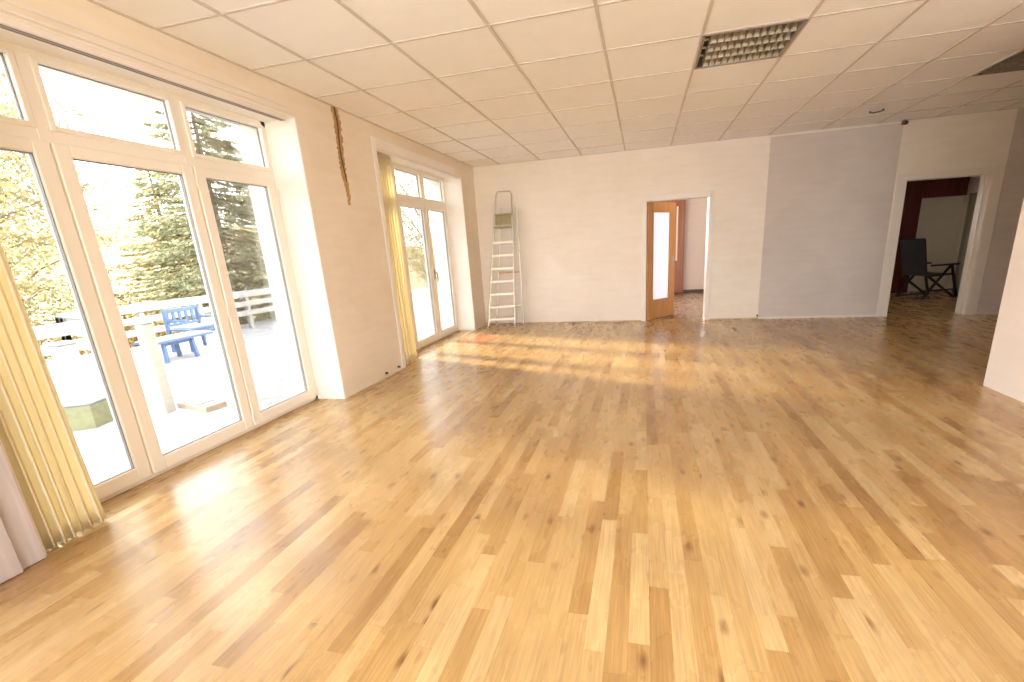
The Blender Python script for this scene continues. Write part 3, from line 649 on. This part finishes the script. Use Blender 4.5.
def spruce(loc, h, r, label, mat, seed=1, dens=1., group='conifers beyond the terrace'):
    global rng; rng = np.random.default_rng(seed)
    root = empty('spruce_tree', loc); tag(root, label, 'tree', group)
    b = MB(); b.tube([(0,0,-.3), (0,0,h*.5), (0,0,h)], [.16, .09, .01], 8); tk = b.build('trunk', M_bark, root)
    C, Dn, Ln, Wd = [], [], [], []; bb = MB()
    nl = int(h*7)
    for k in range(nl):
        t = (k+.5)/nl; z = h*(.05 + .95*t); R = r*(1-t)**.85*(rng.uniform(.8, 1.1))
        nb_ = max(4, int(11*(1-t*.6)))
        for q in range(nb_):
            a = rng.uniform(0, 2*math.pi); Rb = R*rng.uniform(.75, 1.1)+.08
            m = int((14 + 46*Rb)*dens)
            s = np.sqrt(rng.uniform(.02, 1, m)); d = np.array([math.cos(a), math.sin(a), 0]); sd = np.array([-d[1], d[0], 0])
            droop = -.28*Rb*s**1.3 + .10*Rb*s**3*1.6
            wid = (1-s)*.32*Rb + .05
            off = rng.uniform(-1, 1, m)*wid
            c = d*(Rb*s)[:, None] + sd*off[:, None]; c[:, 2] = z + droop - .10*rng.uniform(0, 1, m)*(.4+Rb*.25)
            dirv = d*.75 + sd*(np.sign(off)*.6)[:, None]; dirv[:, 2] -= .35; dirv += rng.normal(size=(m, 3))*.25; dirv /= np.linalg.norm(dirv, axis=1)[:, None]
            C.append(c); Dn.append(dirv); Ln.append(rng.uniform(.12, .26, m)); Wd.append(rng.uniform(.03, .06, m))
            if Rb > .5 and q % 2 == 0:
                bb.tube([(0,0,z), tuple(d*Rb*.5+np.array([0,0,z-.11*Rb])), tuple(d*Rb*.92+np.array([0,0,z-.15*Rb]))], [.02, .013, .004], 4)
    leafmesh(np.concatenate(C), np.concatenate(Dn), np.concatenate(Ln), np.concatenate(Wd), 'foliage', mat, root)
    bb.build('branch', M_bark, root); return root
def leafy(name, loc, h, crown, label, mat, seed, clumps=90, per=70, group='trees beyond the terrace', flat=.45, cat='tree', leaf=(.07, .15), z0=.3, trunk=True):
    global rng; rng = np.random.default_rng(seed); rr = random.Random(seed)
    root = empty(name, loc); tag(root, label, cat, group)
    bb = MB()
    if trunk: bb.tube([(0,0,-.4), (.05,.03,h*.35), (-.06,.08,h*.7), (0,0,h*.95)], [.15, .11, .06, .01], 8)
    C, Dn, Ln, Wd = [], [], [], []
    for k in range(clumps):
        u = rng.normal(size=3); u /= np.linalg.norm(u); ra = rng.uniform(.35, 1)**.5
        c0 = np.array([u[0]*crown*ra, u[1]*crown*ra, h*(z0+(1-z0)/2) + u[2]*h*(1-z0)/2*ra])
        hs = rng.uniform(.5, 1.1)*crown*.26
        p = rng.normal(size=(per, 3))*np.array([hs, hs, hs*flat])*.8
        dv = p/(np.linalg.norm(p, axis=1)[:, None]+1e-6)*.7 + rng.normal(size=(per, 3))*.6; dv /= np.linalg.norm(dv, axis=1)[:, None]
        C.append(c0+p); Dn.append(dv); Ln.append(rng.uniform(leaf[0], leaf[1], per)); Wd.append(rng.uniform(leaf[0], leaf[1], per)*.42)
        if k % 3 == 0: zb = max(.05, c0[2]*.7-.2); bb.tube([(0,0,zb if trunk else 0), tuple(c0*np.array([.5,.5,1])*np.array([1,1,.88])), tuple(c0)], [.03, .02, .006], 5)
    leafmesh(np.concatenate(C), np.concatenate(Dn), np.concatenate(Ln), np.concatenate(Wd), 'foliage', mat, root)
    bb.build('branch', M_bark, root); return root
F_spruce = foliage_mat('spruce_needles', (.09, .10, .055), (.25, .26, .15), (.48, .48, .33))
F_olive = foliage_mat('olive_needles', (.17, .155, .08), (.30, .265, .13), (.46, .41, .25))
F_gold = foliage_mat('golden_leaves', (.17, .11, .045), (.30, .20, .085), (.45, .34, .19))
F_pale = foliage_mat('pale_leaves', (.25, .22, .10), (.42, .37, .19), (.62, .56, .36))
spruce((-8.9, 11.1, -2.3), 9.0, 3.6, 'tall dark spruce tree filling the right part of the near window', F_spruce, 11)
spruce((-13.5, 13.2, -2.0), 7.2, 2.6, 'lighter spruce standing left of and behind the tall dark spruce', F_olive, 12, .7)
leafy('pine_tree', (-10.6, 6.5, -2.3), 8.0, 2.3, 'olive pine with flat boughs behind the corner of the terrace railing', F_olive, 21, 130, 100, flat=.25, z0=.22)
leafy('pine_tree', (-8.6, 4.6, -2.3), 9.6, 2.5, 'tall olive pine seen through the left pane beside the curtain', F_olive, 22, 190, 110, flat=.25, z0=.2)
leafy('deciduous_tree', (-20.5, 9.8, -1.4), 8.0, 3.4, 'loose golden leafed tree on the slope between the pines', F_gold, 23, 90, 70, flat=.6, leaf=(.12, .22))
leafy('deciduous_tree', (-18.0, 19.0, -1.8), 9.5, 3.4, 'pale leafed tree far behind the tall dark spruce', F_pale, 24, 90, 70, flat=.6, leaf=(.12, .22))
leafy('deciduous_tree', (-16.0, 3.4, -1.8), 9.0, 3.2, 'pale leafed tree behind the pine at the left pane', F_pale, 25, 90, 70, flat=.6, leaf=(.12, .22))
for i, (x, y, h, r, f, lb) in enumerate((
        (-8.4, 5.6, 2.9, 1.1, F_gold, 'golden brown bush below the railing corner'), (-8.3, 7.5, 2.8, 1.15, F_gold, 'golden brown bush behind the low blue table'),
        (-8.2, 3.6, 2.9, 1.1, F_gold, 'golden brown bush behind the near railing left of the short post'), (-8.6, 9.3, 2.7, 1.1, F_olive, 'olive bush behind the blue bench'),
        (-10.6, 8.9, 3.1, 1.4, F_gold, 'tall golden bush between the two spruces'))):
    leafy('garden_bush', (x, y, -2.3), h, r, lb, f, 40+i, 40, 70, group='bushes below the terrace railing', flat=.8, cat='bush', z0=.1, trunk=False)
leafy('deciduous_tree', (-7.4, 21.0, -2.3), 9.0, 2.6, 'pale leafed tree seen through the farther window', F_pale, 51, 110, 70, flat=.6, leaf=(.12, .2), z0=.25)
leafy('garden_bush', (-5.9, 20.0, -.3), 1.9, 1.3, 'pale bush at the end of the terrace seen through the farther window', F_pale, 52, 50, 60, group='bushes below the terrace railing', flat=.8, cat='bush', z0=.1, trunk=False)

# ------------------------------------------------------------------ light
w = bpy.data.worlds.new('world'); scene.world = w; w.use_nodes = True; nt = w.node_tree; nt.nodes.clear()
o_ = nt.nodes.new('ShaderNodeOutputWorld'); bg = nt.nodes.new('ShaderNodeBackground'); nt.links.new(bg.outputs[0], o_.inputs[0])
bg.inputs[0].default_value = (.965, .965, .975, 1); bg.inputs[1].default_value = 7.6
sd = bpy.data.lights.new('sun', 'SUN'); sd.energy = 8; sd.angle = math.radians(6); sd.color = (1, .84, .55)
so = bpy.data.objects.new('sun', sd); col.objects.link(so); so.rotation_euler = Vector((1, -.33, -.50)).to_track_quat('-Z', 'Y').to_euler()

def fill_lamp(name, loc, aim, sx, sy, power):  # area lamps added out of view as fill light
    l = bpy.data.lights.new(name, 'AREA'); l.shape = 'RECTANGLE'; l.size = sx; l.size_y = sy; l.energy = power; l.color = (.98, .97, .96)
    o = bpy.data.objects.new(name, l); col.objects.link(o); o.location = loc; o.rotation_euler = Vector(aim).to_track_quat('-Z', 'Y').to_euler(); return o
fill_lamp('rear_fill', (3.1, -2.98, 1.32), (0, 1, .22), 4.1, 2.35, 90)  # lamp added behind the camera to brighten the interior
fill_lamp('near_side_fill', (-.2, -.72, 1.3), (1, 0, .15), 2.2, 2.35, 50)  # second added lamp, lifts the room from the left out of view
fill_lamp('side_room_fill', (1.7, 12.40, 1.65), (0, -1, 0), 1.6, 1.4, 150)  # lamp added inside the hidden opening to brighten the side room

# ------------------------------------------------------------------ camera
cd = bpy.data.cameras.new('camera'); cam = bpy.data.objects.new('camera', cd); col.objects.link(cam); scene.camera = cam
yaw, pit, rol, f, px, py = -.2485, .2692, -.0609, 450.679, 20.616, 31.538
ca, sa, cb2, sb, cc, sc_ = math.cos(yaw), math.sin(yaw), math.cos(pit), math.sin(pit), math.cos(rol), math.sin(rol)
fw = Vector((sa*cb2, ca*cb2, -sb)); rt = Vector((ca, -sa, 0)); up = rt.cross(fw); r_ = rt*cc + up*sc_; u_ = -rt*sc_ + up*cc
cam.matrix_world = Matrix(((r_.x, u_.x, -fw.x, 2.8941), (r_.y, u_.y, -fw.y, 0), (r_.z, u_.z, -fw.z, 1.3458), (0, 0, 0, 1)))
cd.sensor_width = 36; cd.lens = f/1024*36; cd.shift_x = -px/1024; cd.shift_y = py/1024; cd.clip_start = .05; cd.clip_end = 500

scene.view_settings.view_transform = 'Standard'; scene.view_settings.look = 'None'; scene.view_settings.gamma = 1
scene.view_settings.use_curve_mapping = False; scene.view_settings.exposure = .5
cy = scene.cycles; cy.max_bounces = 14; cy.diffuse_bounces = 10; cy.glossy_bounces = 4; cy.transparent_max_bounces = 12; cy.use_denoising = True
cy.sample_clamp_indirect = 12; cy.caustics_reflective = False; cy.caustics_refractive = False
